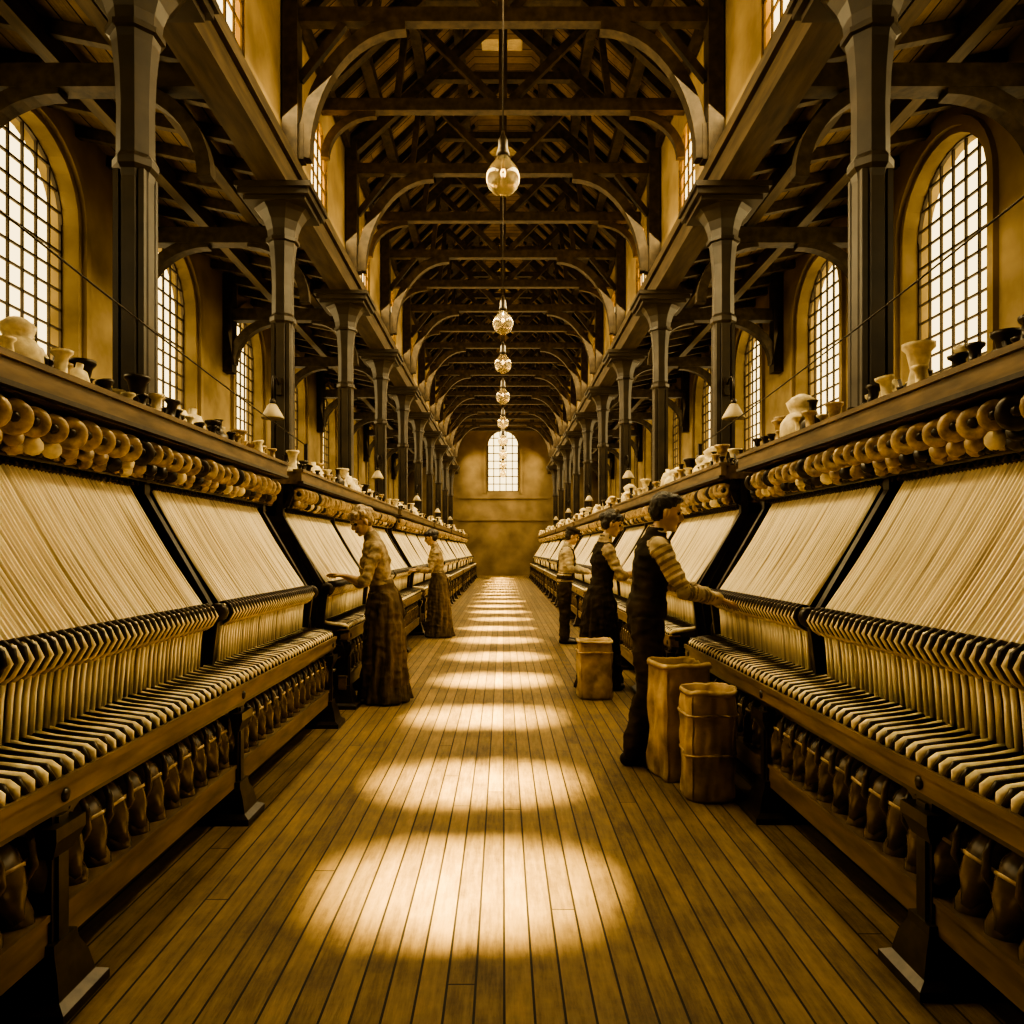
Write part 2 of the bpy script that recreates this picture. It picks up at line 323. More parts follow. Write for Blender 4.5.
# ---------------------------------------------------------------- machines
LM=5.95
def machine_meshes(side, legs, sheets):
    P={}
    O=1.9
    rnd=random.Random(11+side)
    def X(x): return x-O
    b=MB(side)
    b.box((X(1.385),0,.17),(X(1.45),LM,.28),1); b.box((X(1.378),0,.268),(X(1.455),LM,.288),1)
    b.box((X(1.36),0,.61),(X(1.43),LM,.69),1); b.box((X(1.35),0,.675),(X(1.45),LM,.70),1); b.box((X(1.37),0,.59),(X(1.46),LM,.61),0)
    b.box((X(1.40),0,.66),(X(1.75),LM,.69),0)
    b.box((X(2.2),0,.2),(X(2.3),LM,.32),0)
    for y in legs:
        b.box((X(1.375),y-.045,.0),(X(1.465),y+.045,.7),0)
        b.box((X(1.365),y-.025,.2),(X(1.38),y+.025,.58),0)
        b.lathe([(.13,0),(.13,.03),(.10,.05),(.085,.12),(.065,.17),(.062,.2)],(X(1.42),y,0),seg=4,sq=True,smooth=False)
        b.lathe([(.055,.46),(.08,.52),(.08,.56)],(X(1.42),y,0),seg=4,sq=True,smooth=False)
        b.lathe([(.0,0),(.022,.0),(.022,.01),(.01,.015)],(X(1.365),y,.64),(-1,0,0),8,0)
        for sg in (-1,1):
            b.sweep([(X(1.42),y+sg*(.04+.16*(1-math.cos(math.pi/2*k/6))),.42+.17*math.sin(math.pi/2*k/6)) for k in range(7)],.035,.025,0,up=(1,0,0))
        b.box((X(1.46),y-.035,.2),(X(2.3),y+.035,.28),0)
        b.box((X(2.2),y-.05,0),(X(2.3),y+.05,1.98),0)
        b.lathe([(.1,0),(.1,.03),(.07,.1)],(X(2.25),y,0),seg=4,sq=True,smooth=False)
        b.box((X(1.42),y-.035,.6),(X(2.25),y+.035,.66),0)
    for y in (0.02,LM-.02)+tuple((sheets[i][1]+sheets[i+1][0])/2 for i in range(2)):
        b.beam((X(1.62),y,.66),(X(1.57),y,1.05),.04,.06,0)
        b.beam((X(1.555),y,1.0),(X(1.985),y,1.74),.05,.05,0)
        b.lathe([(.02,-.03),(.05,-.025),(.055,0),(.05,.025),(.02,.03)],(X(1.55),y,1.06),(0,1,0),12,0)
        b.beam((X(1.96),y,1.7),(X(1.96),y,2.0),.05,.06,0)
        b.sweep([(X(2.0),y,1.75),(X(1.9),y,1.8),(X(1.86),y,1.9),(X(1.9),y,2.0)],.04,.04)
        b.beam((X(1.95),y,1.68),(X(2.25),y,1.3),.05,.05,0)
    for y in (0.0,LM):
        ya,yb=(y,y+.03) if y==0 else (y-.03,y)
        pr=[(1.5,.3),(1.5,.62),(1.66,.72),(1.62,1.0),(1.98,1.7),(2.2,1.7),(2.25,.3)]
        n=len(pr); b.add([(X(a),ya,c) for a,c in pr]+[(X(a),yb,c) for a,c in pr],[tuple(range(n)),tuple(range(2*n-1,n-1,-1))]+[(i,(i+1)%n,n+(i+1)%n,n+i) for i in range(n)],0)
        sg=-1 if y==0 else 1
        b.lathe([(.17,-.025),(.2,-.025),(.2,.025),(.17,.025)],(X(1.88),y+sg*.05,.75),(0,1,0),seg=24,mi=0,ring=True)
        b.lathe([(.04,-.04),(.04,.04)],(X(1.88),y+sg*.05,.75),(0,1,0),seg=12,mi=0)
        for k in range(5):
            a=2*math.pi*k/5; b.beam((X(1.88),y+sg*.05,.75),(X(1.88)+.18*math.cos(a),y+sg*.05,.75+.18*math.sin(a)),.03,.02,0,up=(0,1,0))
        b.lathe([(.02,-.03),(.09,-.03),(.09,.03),(.02,.03)],(X(1.95),y+sg*.05,1.2),(0,1,0),seg=16,mi=1)
    b.box((X(2.31),0,.3),(X(2.34),LM,1.98),2)  # added dark back board, blocks aisle light behind the spools
    P["frame"]=b.mesh("loom_frame",[M_iron,M_fwood,M_beam])
    b=MB(side)
    b.box((X(1.79),-.02,1.98),(X(2.34),LM+.02,2.03),0); b.box((X(1.765),-.03,2.0),(X(1.81),LM+.03,2.10),0); b.box((X(1.80),-.02,2.03),(X(2.36),LM+.02,2.09),0); b.box((X(1.75),-.03,2.085),(X(1.84),LM+.03,2.11),0); b.box((X(1.75),-.03,1.985),(X(1.80),LM+.03,2.005),1)
    P["shelf"]=b.mesh("loom_shelf",[M_fwood,M_iron])
    b=MB(side)
    A=Vector((X(1.565),0,1.085)); T=Vector((X(1.965),0,1.735)); up=(T-A); nrm=Vector((-up.z,0,up.x)).normalized()
    if nrm.x>0: nrm=-nrm
    for (y0,y1) in sheets:
        pitch=.026; n=int((y1-y0-.1)/pitch); prof=[]
        for i in range(n):
            yy=y0+.05+i*pitch; k=rnd.uniform(.6,1.3)
            prof+= [(yy,-.008),(yy+.004,.0),(yy+pitch*.35,.007*k),(yy+pitch*.65,.007*k),(yy+pitch-.004,0)]
        prof.append((y1-.05,-.008)); R=5; vs=[];fs=[]
        for j in range(R+1):
            t=j/R; base=A+up*t+nrm*(-.012*math.sin(math.pi*t))
            for yy,d in prof:
                q=base+nrm*(d*(1.15-.35*t)); vs.append((q.x,yy+ (0.012*(yy-(y0+y1)/2)/(y1-y0))*(1-t),q.z))
        m=len(prof)
        for j in range(R):
            for i in range(m-1): fs.append((j*m+i,j*m+i+1,(j+1)*m+i+1,(j+1)*m+i))
        b.add(vs,fs,0,False)
        yy=y0+.06
        while yy<y1-.05:
            j=rnd.uniform(-.006,.006)
            b.tube([(X(1.575),yy,1.03),(X(1.59),yy+j,.92),(X(1.60),yy,.77)],.0105,5,0); yy+=.042
        b.add([(X(1.66),y0+.05,1.03),(X(1.66),y1-.05,1.03),(X(1.68),y1-.05,.7),(X(1.68),y0+.05,.7)],[(0,1,2,3)],1)  # dark sheet standing in for shade in the thread gaps
    P["warp_threads"]=b.mesh("warp_threads",[M_thread,M_beam])
    b=MB(side)
    for (y0,y1) in sheets:
        for (xx,zz,r) in ((1.55,1.055,.026),(1.585,.995,.02),(1.985,1.745,.025)):
            b.lathe([(r*.5,0),(r,.01),(r,y1-y0-.01),(r*.5,y1-y0)],(X(xx),y0,zz),(0,1,0),10,0)
        yy=y0+.05
        while yy<y1-.03:
            b.tube([(X(1.59),yy,1.105),(X(1.555),yy,1.112),(X(1.525),yy,1.088),(X(1.518),yy,1.05),(X(1.54),yy,1.01),(X(1.575),yy,.985)],[.006,.010,.012,.012,.009,.006],6,0)
            b.tube([(X(1.575),yy+.026,1.09),(X(1.54),yy+.026,1.092),(X(1.518),yy+.026,1.05),(X(1.545),yy+.026,1.005),(X(1.575),yy+.026,.98)],[.009,.012,.013,.012,.009],6,2)
            yy+=.052
        yy=y0+.03
        while yy<y1:
            b.tube([(X(1.985),yy,1.75),(X(1.94),yy,1.775),(X(1.93),yy,1.74)],.007,5,0); yy+=.055
    P["rollers"]=b.mesh("loom_rollers",[M_iron,M_bobw,M_cream])
    b=MB(side); yy=.05
    while yy<LM-.03:
        j=rnd.uniform(-.005,.005); k=rnd.uniform(.86,1.06)
        b.tube([(X(1.375),yy+j,.695),(X(1.378),yy+j,.722),(X(1.40),yy+j,.734),(X(1.46),yy-j,.742),(X(1.54),yy,.750),(X(1.61),yy,.770)],[.012,.017*k,.020*k,.020*k,.019*k,.014],8,0)
        b.tube([(X(1.365),yy+.033,.70),(X(1.39),yy+.033,.744),(X(1.46),yy+.033,.754),(X(1.60),yy+.033,.772)],.0100,5,1)
        yy+=.066
    P["cotton_slivers"]=b.mesh("cotton_slivers",[M_cream,M_iron])
    b=MB(side); yy=.12
    prof=[(.014,-.17),(.03,-.135),(.056,-.095),(.072,-.035),(.076,.015),(.062,.065),(.036,.098),(.030,.115),(.054,.12),(.054,.135),(.018,.14),(.016,.2)]
    while yy<LM-.08:
        tz=rnd.uniform(-.08,.08)
        b.lathe(prof,(X(1.475),yy,.475),(.5,tz,.85),14,0)
        b.lathe([(.032,-.036),(.0755,-.035),(.078,-.024),(.032,-.023)],(X(1.475),yy,.475),(.5,tz,.85),14,1)  # pale rings on the bobbins, highlights put into the colour
        b.lathe([(.03,.113),(.058,.114),(.058,.128),(.03,.129)],(X(1.475),yy,.475),(.5,tz,.85),12,2)
        b.lathe([(.02,-.12),(.045,-.09),(.064,-.03),(.062,.03),(.035,.08),(.02,.16)],(X(1.50),yy+.065,.345),(.75,0,.65),12,0)
        b.lathe([(.03,-.004),(.065,-.003),(.065,.006),(.03,.007)],(X(1.50),yy+.065,.345),(.75,0,.65),12,1)
        b.tube([(X(1.43),yy+.07,.58),(X(1.405),yy+.07,.52),(X(1.40),yy+.07,.46),(X(1.43),yy+.07,.40),(X(1.5),yy+.07,.37)],[.009,.012,.014,.012,.009],6,0)
        yy+=.146
    for xx,zz in ((1.60,.6),(1.5,.335),(1.68,.42),(1.62,.25)): b.lathe([(.018,0),(.018,LM)],(X(xx),0,zz),(0,1,0),8,0)
    b.box((X(1.85),0,.3),(X(1.87),LM,.66),0)  # added dark panel, blocks light behind the lower bobbins
    P["lower_bobbins"]=b.mesh("lower_bobbins",[M_dbob,M_bobw,M_cream])
    b=MB(side); yy=.08; i=0
    while yy<LM-.05:
        k=rnd.uniform(.98,1.18); ax=(-.66+rnd.uniform(-.1,.1),-.72,rnd.uniform(-.15,.05)); z0=1.895+rnd.uniform(-.006,.006)
        b.lathe([(r*k,t) for r,t in [(.02,-.055),(.045,-.035),(.058,-.012),(.061,.004),(.057,.018),(.046,.026),(.030,.024),(.022,.018)]],(X(1.825),yy,z0),ax,16,1 if rnd.random()<.85 else 0)
        b.lathe([(.021,.012),(.021,.030),(.012,.036),(.006,.036)],(X(1.825),yy,z0),ax,8,0)
        b.lathe([(.018,-.12),(.018,-.06),(.046,-.058),(.046,-.046),(.02,-.04)],(X(1.825),yy,z0),ax,10,0)
        b.lathe([(.012,-.05),(.038,-.046),(.040,-.030),(.024,-.024),(.026,.016),(.040,.022),(.038,.036),(.012,.04)],(X(1.865),yy+.057,1.815),(-.5,-.7,rnd.uniform(-.2,.5)),10,rnd.choice((1,0,1,2,0)))
        for q in (0,.04,.08):
            b.tube([(X(1.955),yy+q,1.75),(X(1.925),yy+q,1.80),(X(1.90),yy+q+.01,1.795)],.006,5,0)
            b.lathe([(.005,0),(.016,.004),(.019,.014),(.006,.024)],(X(1.895),yy+q+.01,1.785),(-.7,-.3,.3),7,1 if rnd.random()<.5 else 0)
        b.tube([(X(2.0),yy,1.78),(X(1.92),yy,1.82),(X(1.87),yy,1.86),(X(1.88),yy,1.91)],.010,5,0)
        b.tube([(X(1.90)+.011*math.cos(t*1.6),yy+.03+.011*math.sin(t*1.6),1.84+t*.0048) for t in range(22)],.0035,4,0)
        b.lathe([(.01,-.02),(.036,-.015),(.042,0),(.036,.015),(.01,.02)],(X(1.93),yy+.057,1.935),(-.5,-.8,0),10,rnd.choice((0,1,0)))
        if i%2==0:
            b.lathe([(.012,0),(.04,.005),(.04,.02),(.028,.03),(.03,.12),(.04,.13),(.04,.14),(.01,.15)],(X(2.08),yy,1.79),(0,.1,1),8,1)
        yy+=.122; i+=1
    for xx,zz,r in ((1.87,1.90,.012),(1.96,1.80,.02),(1.99,1.93,.013),(2.12,1.78,.02),(1.89,1.965,.012),(1.90,1.77,.01)): b.lathe([(r,0),(r,LM)],(X(xx),0,zz),(0,1,0),8,0)
    P["creel_spools"]=b.mesh("creel_spools",[M_iron,M_bobw,M_cream])
    b=MB(side); yy=.12
    rnd=random.Random(5+side)
    while yy<LM-.15:
        k=rnd.random(); xx=X(rnd.uniform(1.86,2.10)); sc=rnd.uniform(.8,1.3)
        def pf(p): return [(r*sc,t*sc) for r,t in p]
        if k<.3: b.lathe(pf([(.06,0),(.065,.015),(.045,.03),(.03,.10),(.045,.17),(.06,.185),(.06,.2),(.02,.205)]),(xx,yy,2.09),(0,0,1),12,rnd.choice((0,1,2)))
        elif k<.5: b.lathe(pf([(.085,0),(.09,.02),(.075,.09),(.045,.15),(.02,.16),(.02,.19)]),(xx,yy,2.09),(rnd.uniform(-.15,.15),rnd.uniform(-.15,.15),1),12,0)
        elif k<.72: 
            b.lathe(pf([(.06,0),(.062,.07),(.03,.10),(.018,.13),(.018,.17),(.03,.18)]),(xx,yy,2.09),(0,0,1),10,2)
            b.tube([(xx,yy+.05*sc,2.12),(xx-.02,yy+.10*sc,2.16),(xx-.02,yy+.13*sc,2.23)],.009,5,2)
        elif k<.88:
            b.lathe(pf([(.03,-.10),(.055,-.10),(.055,-.085),(.035,-.08),(.045,0),(.035,.08),(.055,.085),(.055,.10),(.03,.10)]),(xx,yy,2.09+.055*sc),(.4,.9,0),12,rnd.choice((0,1)))
        else:
            b.lathe(pf([(.09,0),(.105,.03),(.10,.09),(.07,.13),(.055,.14),(.065,.16),(.075,.19),(.04,.22),(.015,.23)]),(xx,yy,2.09),(0,0,1),12,0)
        for q in range(3):
            if rnd.random()<.7:
                sc=rnd.uniform(.8,1.5)
                b.lathe([(.03*sc,0),(.035*sc,.01),(.018*sc,.02),(.018*sc,.06*sc),(.03*sc,.07*sc),(.03*sc,.08*sc)],(X(1.83+.09*q),yy+.05+.04*q,2.11),(rnd.uniform(-.2,.2),0,1),8,rnd.choice((1,2,2,0)))
        yy+=rnd.uniform(.12,.2)
    P["shelf_bobbins"]=b.mesh("shelf_bobbins",[M_cream,M_bobw,M_iron])
    return P
PL=machine_meshes(-1,[.1,1.0,2.18,3.78,5.85],[(.08,1.95),(2.08,3.86),(4.0,5.87)])
PR=machine_meshes(1,[.1,1.3,2.8,4.3,5.85],[(.08,2.15),(2.28,4.08),(4.2,5.87)])
for side,PP,st in ((-1,PL,.15),(1,PR,-.35)):
    y=st
    while y+LM<YEND-.5:
        e=empty("textile_loom",(side*1.9,y,0))
        for k,me in PP.items(): obj(k,me,e)
        y+=LM+.5

# ---------------------------------------------------------------- lamps
def bulb(y, h):
    e=empty("pendant_bulb",(0,y,h))
    out=[(.004,-.175),(.05,-.168),(.10,-.14),(.14,-.095),(.163,-.03),(.165,.02),(.15,.075),(.12,.12),(.085,.16),(.06,.20),(.045,.25)]
    inn=[(max(.002,r-.004),t+(.004 if t<0 else 0)) for r,t in out]; inn.reverse()
    b=MB(); b.lathe(out+inn,(0,0,0),seg=32,ring=True)
    obj("glass",b.mesh("bulb_glass",[M_glass]),e)
    b=MB(); b.lathe([(.047,.20),(.064,.205),(.060,.25),(.050,.29),(.05,.36),(.035,.39),(.02,.42),(.012,.46)],(0,0,0),seg=20)
    b.tube([(0,0,.45),(0,0,RIDH-h)],.008,6); obj("socket_and_cord",b.mesh("bulb_socket",[M_iron]),e)
    b=MB(); b.lathe([(.018,.22),(.014,.10),(.004,.08)],(0,0,0),seg=8,mi=0)
    b.tube([(.004,0,.09),(.022,0,.05),(.012,0,.01),(0,0,.045),(-.012,0,.01),(-.022,0,.05),(-.004,0,.09)],.003,5,1)
    obj("filament",b.mesh("bulb_filament",[M_brass,M_fil]),e)
for y in (7.3,12.0,14.65,17.75,21.4,24.9,28.5,32,35.6): bulb(y,5.02)

def column_lamp_mesh():
    b=MB()
    b.box((-.03,-.17,3.25),(.03,-.12,3.45),1)
    b.tube([(0,-.13,3.35),(0,-.25,3.42),(0,-.36,3.42),(0,-.40,3.36),(0,-.40,3.16)],.012,6,1)
    b.lathe([(.03,.0),(.035,.05),(.02,.08)],(0,-.40,3.08),seg=10,mi=1)
    b.lathe([(.125,-.15),(.13,-.14),(.085,-.06),(.045,.01),(.03,.02),(.025,.02),(.04,.0),(.08,-.065),(.12,-.145)],(0,-.40,3.08),seg=20,mi=0)
    b.lathe([(.01,-.13),(.03,-.12),(.035,-.09),(.02,-.04),(.015,-.0)],(0,-.40,3.08),seg=10,mi=0)
    return b.mesh("column_lamp",[M_shade,M_iron])
clm=column_lamp_mesh()
for s in (-1,1):
    for i,y in enumerate(colY):
        if y>8 and i%2==1: obj("column_lamp",clm,loc=(s*CX,y,-.05))
    b=MB()
    p0=Vector((s*2.22,1.0,3.1)); p1=Vector((s*2.3,C1-.1,2.62)); b.tube([p0.lerp(p1,t/10)+Vector((0,0,-.05*math.sin(math.pi*t/10))) for t in range(11)],.006,6)
    b.box((s*2.22-.02,.98,2.11),(s*2.22+.02,1.02,3.15)); 
    b.box((s*2.3-.02,C1-.12,2.11),(s*2.3+.02,C1-.08,2.64)) 
    obj("drive_cable",b.mesh("drive_cable",[M_iron]))

# ---------------------------------------------------------------- sacks
def sack(name, loc, hw, h, sq, seed, bands, amp=1., straight=False):
    b=MB(); vs=[];fs=[]; seg=64; rings=36
    def rad(t): return hw*((.97+.03*math.sin(math.pi*t)) if straight else (.93+.09*math.sin(math.pi*min(1,t*1.1))))
    def N(c,s_,z): return amp*(noise.noise(Vector((c*1.6+seed,s_*1.6,z*5)))*.020+noise.noise(Vector((c*4+seed,s_*4,z*9)))*.012+noise.noise(Vector((c*9+seed,s_*9,z*22)))*.006)
    prof=[]
    for i in range(rings+1):
        t=i/rings; r=rad(t); prof.append((r if t>.02 else r*.96, h*t,1))
    prof+= [(hw*1.05,h*.985,1),(hw*1.06,h*1.01,1),(hw*1.01,h*1.035,1),(hw*.93,h*1.02,1),(hw*.88,h*.98,1),(hw*.84,h*.93,1),(hw*.6,h*.95,0),(hw*.3,h*.97,0),(hw*.02,h*.975,0)]
    for (r,z,_) in prof:
        for k in range(seg):
            a=2*math.pi*k/seg; c,s_=math.cos(a),math.sin(a)
            q=(abs(c)**sq+abs(s_)**sq)**(-1/sq); nn=N(c,s_,z)
            rr=r*q+nn*(1 if r>.05 else 0); vs.append((c*rr,s_*rr,max(0,z+nn*.8) if z>.01 else 0))
    n=len(prof)
    for i in range(n-1):
        for k in range(seg): fs.append((i*seg+k,i*seg+(k+1)%seg,(i+1)*seg+(k+1)%seg,(i+1)*seg+k))
    fs.append(tuple(range(seg-1,-1,-1))); fs.append(tuple((n-1)*seg+k for k in range(seg)))
    b.add(vs,fs,0,True)
    for z in bands:
        pts=[]
        for k in range(49):
            a=2*math.pi*k/48; c,s_=math.cos(a),math.sin(a); q=(abs(c)**sq+abs(s_)**sq)**(-1/sq); rr=rad(z/h)*q+N(c,s_,z)+.003
            pts.append((c*rr,s_*rr,z+.006*math.sin(3*a)))
        b.tube(pts,.008,6,1)
    if sq>3:
        for k in range(4):
            a=math.pi/4+k*math.pi/2; q=(2*abs(math.cos(a))**sq)**(-1/sq)
            pts=[]
            for j in range(13):
                z=h*j/12; c,s_=math.cos(a),math.sin(a); rr=rad(j/12)*q+N(c,s_,z)
                pts.append((c*rr,s_*rr,max(z,.01)))
            b.tube(pts,.006,6,0)
    return obj(name,b.mesh(name,[M_canvas,M_bobw]),loc=loc)
sack("canvas_sack",(1.09,4.66,0),.150,.69,9,1.3,[],.9,True).rotation_euler=(0,0,.22)
sack("canvas_sack",(1.165,4.27,0),.142,.60,3.2,4.1,[.26,.48],.9,True)
sack("canvas_sack",(.87,7.15,0),.160,.53,4.5,8.1,[.44],.9,True)

# ---------------------------------------------------------------- people
def cloth(n,c,st=(1,1,1),bump=.4): return mat_basic(n,c,tuple(x*.42 for x in c),.88,scale=9,stretch=st,bump=bump,spec=.15,detail=7)
PM={ "skin":mat_basic("skin",(.46,.32,.19),(.36,.24,.14),.5,scale=12),
 "lip":mat_basic("lips",(.22,.12,.07),None,.5), "eye":mat_basic("eyes",(.03,.02,.01),None,.3),
 "hair_dark":mat_basic("hair_dark",(.03,.02,.011),(.012,.008,.004),.45,scale=40,stretch=(1,1,.3),bump=.8),
 "hair_fair":mat_basic("hair_fair",(.46,.35,.21),(.16,.11,.06),.6,scale=40,stretch=(1,1,.4),bump=.8),
 "vest":cloth("dark_cloth",(.045,.033,.020)),
 "shirt":cloth("pale_cloth",(.56,.46,.31)),
 "stripe":cloth("stripe_cloth",(.30,.23,.14)),
 "trousers":cloth("trouser_cloth",(.055,.039,.022)),
 "dress":cloth("dress_cloth",(.12,.088,.053),(3,3,.5)),
 "blouse":cloth("blouse_cloth",(.40,.31,.195),(2,2,2)),
 "dark_dress":cloth("dark_dress_cloth",(.038,.027,.016),(3,3,.5)),
 "apron":cloth("apron_cloth",(.17,.123,.074),(2,2,.6)),
 "shoe":mat_basic("shoe_leather",(.03,.02,.01),None,.35) }
PKEYS=list(PM.keys()); SOLID={PKEYS.index(k) for k in ("skin","lip","eye","shoe")}; HAIR={PKEYS.index(k) for k in ("hair_dark","hair_fair")}
KEEP={PKEYS.index(k) for k in ("lip","eye")}
class Body:
    def __init__(s): s.v=[];s.f=[];s.lab=[]
    def loft(s, C, R, uref=(0,1,0), seg=20, lab="skin", cap=True, mod=None, step=.02):
        C=[Vector(c) for c in C]; R=[(r,r) if isinstance(r,(int,float)) else r for r in R]
        P=[];Q=[];T=[]
        tot=sum((C[i+1]-C[i]).length for i in range(len(C)-1)); acc=0
        for i in range(len(C)-1):
            d=(C[i+1]-C[i]).length; n=max(1,int(d/step))
            p0=C[max(i-1,0)];p1=C[i];p2=C[i+1];p3=C[min(i+2,len(C)-1)]
            for k in range(n):
                t=k/n
                P.append(.5*((2*p1)+(p2-p0)*t+(2*p0-5*p1+4*p2-p3)*t*t+(3*p1-p0-3*p2+p3)*t**3)); tt=t*t*(3-2*t)
                Q.append(tuple(R[i][j]*(1-tt)+R[i+1][j]*tt for j in (0,1))); T.append((acc+d*t)/max(tot,1e-6))
            acc+=d
        P.append(C[-1]);Q.append(R[-1]);T.append(1.)
        rings=[]; n=len(P); U=Vector(uref)
        for i in range(n):
            t=(P[min(i+1,n-1)]-P[max(i-1,0)]).normalized(); rings.append((P[i],t,Q[i],T[i]))
        if cap:
            a=[];p,t,q,_=rings[0]; r=min(q)
            for k in (85,65,45,22): c,sn=math.cos(math.radians(k)),math.sin(math.radians(k)); a.append((p-t*r*sn,t,(q[0]*c,q[1]*c),0.))
            z=[];p,t,q,_=rings[-1]; r=min(q)
            for k in (22,45,65,85): c,sn=math.cos(math.radians(k)),math.sin(math.radians(k)); z.append((p+t*r*sn,t,(q[0]*c,q[1]*c),1.))
            rings=a+rings+z
        o=len(s.v)
        for p,t,q,tt in rings:
            u=(U-t*U.dot(t)).normalized(); v=t.cross(u)
            for k in range(seg):
                a=2*math.pi*k/seg; m=mod(a,tt) if mod else 1.
                s.v.append(p+(u*math.cos(a)*q[0]+v*math.sin(a)*q[1])*m)
                s.lab.append(lab(a,tt) if callable(lab) else lab)
        nr=len(rings)
        for i in range(nr-1):
            for k in range(seg): s.f.append((o+i*seg+k,o+i*seg+(k+1)%seg,o+(i+1)*seg+(k+1)%seg,o+(i+1)*seg+k))
        s.f.append(tuple(o+k for k in range(seg-1,-1,-1))); s.f.append(tuple(o+(nr-1)*seg+k for k in range(seg)))
    def ell(s, c, r, lab, M=None):
        big=max(r)>.06
        o=len(s.v); seg=44 if big else 20; n=26 if big else 12; M=M or Matrix.Identity(3)
        for i in range(n+1):
            th=math.pi*(i+.08)/(n+.16)
            for k in range(seg):
                a=2*math.pi*k/seg; p=Vector((r[0]*math.sin(th)*math.cos(a),r[1]*math.sin(th)*math.sin(a),-r[2]*math.cos(th)))
                s.v.append(Vector(c)+M@p); s.lab.append(lab)
        for i in range(n):
            for k in range(seg): s.f.append((o+i*seg+k,o+i*seg+(k+1)%seg,o+(i+1)*seg+(k+1)%seg,o+(i+1)*seg+k))
        s.f.append(tuple(o+k for k in range(seg-1,-1,-1))); s.f.append(tuple(o+n*seg+k for k in range(seg)))
    def hand(s, w, d, n, thumb_side):
        w=Vector(w); d=Vector(d).normalized(); n=Vector(n); n=(n-d*n.dot(d)).normalized(); a=d.cross(n).normalized()*thumb_side
        s.loft([w-d*.02,w+d*.02,w+d*.06,w+d*.092],[(.026,.018),(.034,.016),(.041,.015),(.039,.012)],uref=a,seg=16,lab="skin",step=.01)
        for off,ln,bd in ((.031,.072,.35),(.0105,.082,.42),(-.0105,.076,.5),(-.031,.058,.6)):
            p=w+d*.085+a*off; d1=(d+n*bd*.5+a*off*2.2).normalized(); d2=(d+n*bd*1.6+a*off*2.).normalized(); d3=(d+n*bd*2.6).normalized()
            q=p+d1*ln*.48; r=q+d2*ln*.32; t=r+d3*ln*.2
            s.loft([p-d*.015,p,q,r,t],[.0095,.0098,.0092,.0085,.0075],uref=a,seg=10,lab="skin",step=.008)
        p=w+d*.022+a*.028; q=p+(d*.7+a*.8+n*.25).normalized()*.036; r=q+(d*.95+a*.25+n*.35).normalized()*.03
        s.loft([p-a*.012,p,q,r],[.012,.0125,.011,.009],uref=n,seg=10,lab="skin",step=.008)
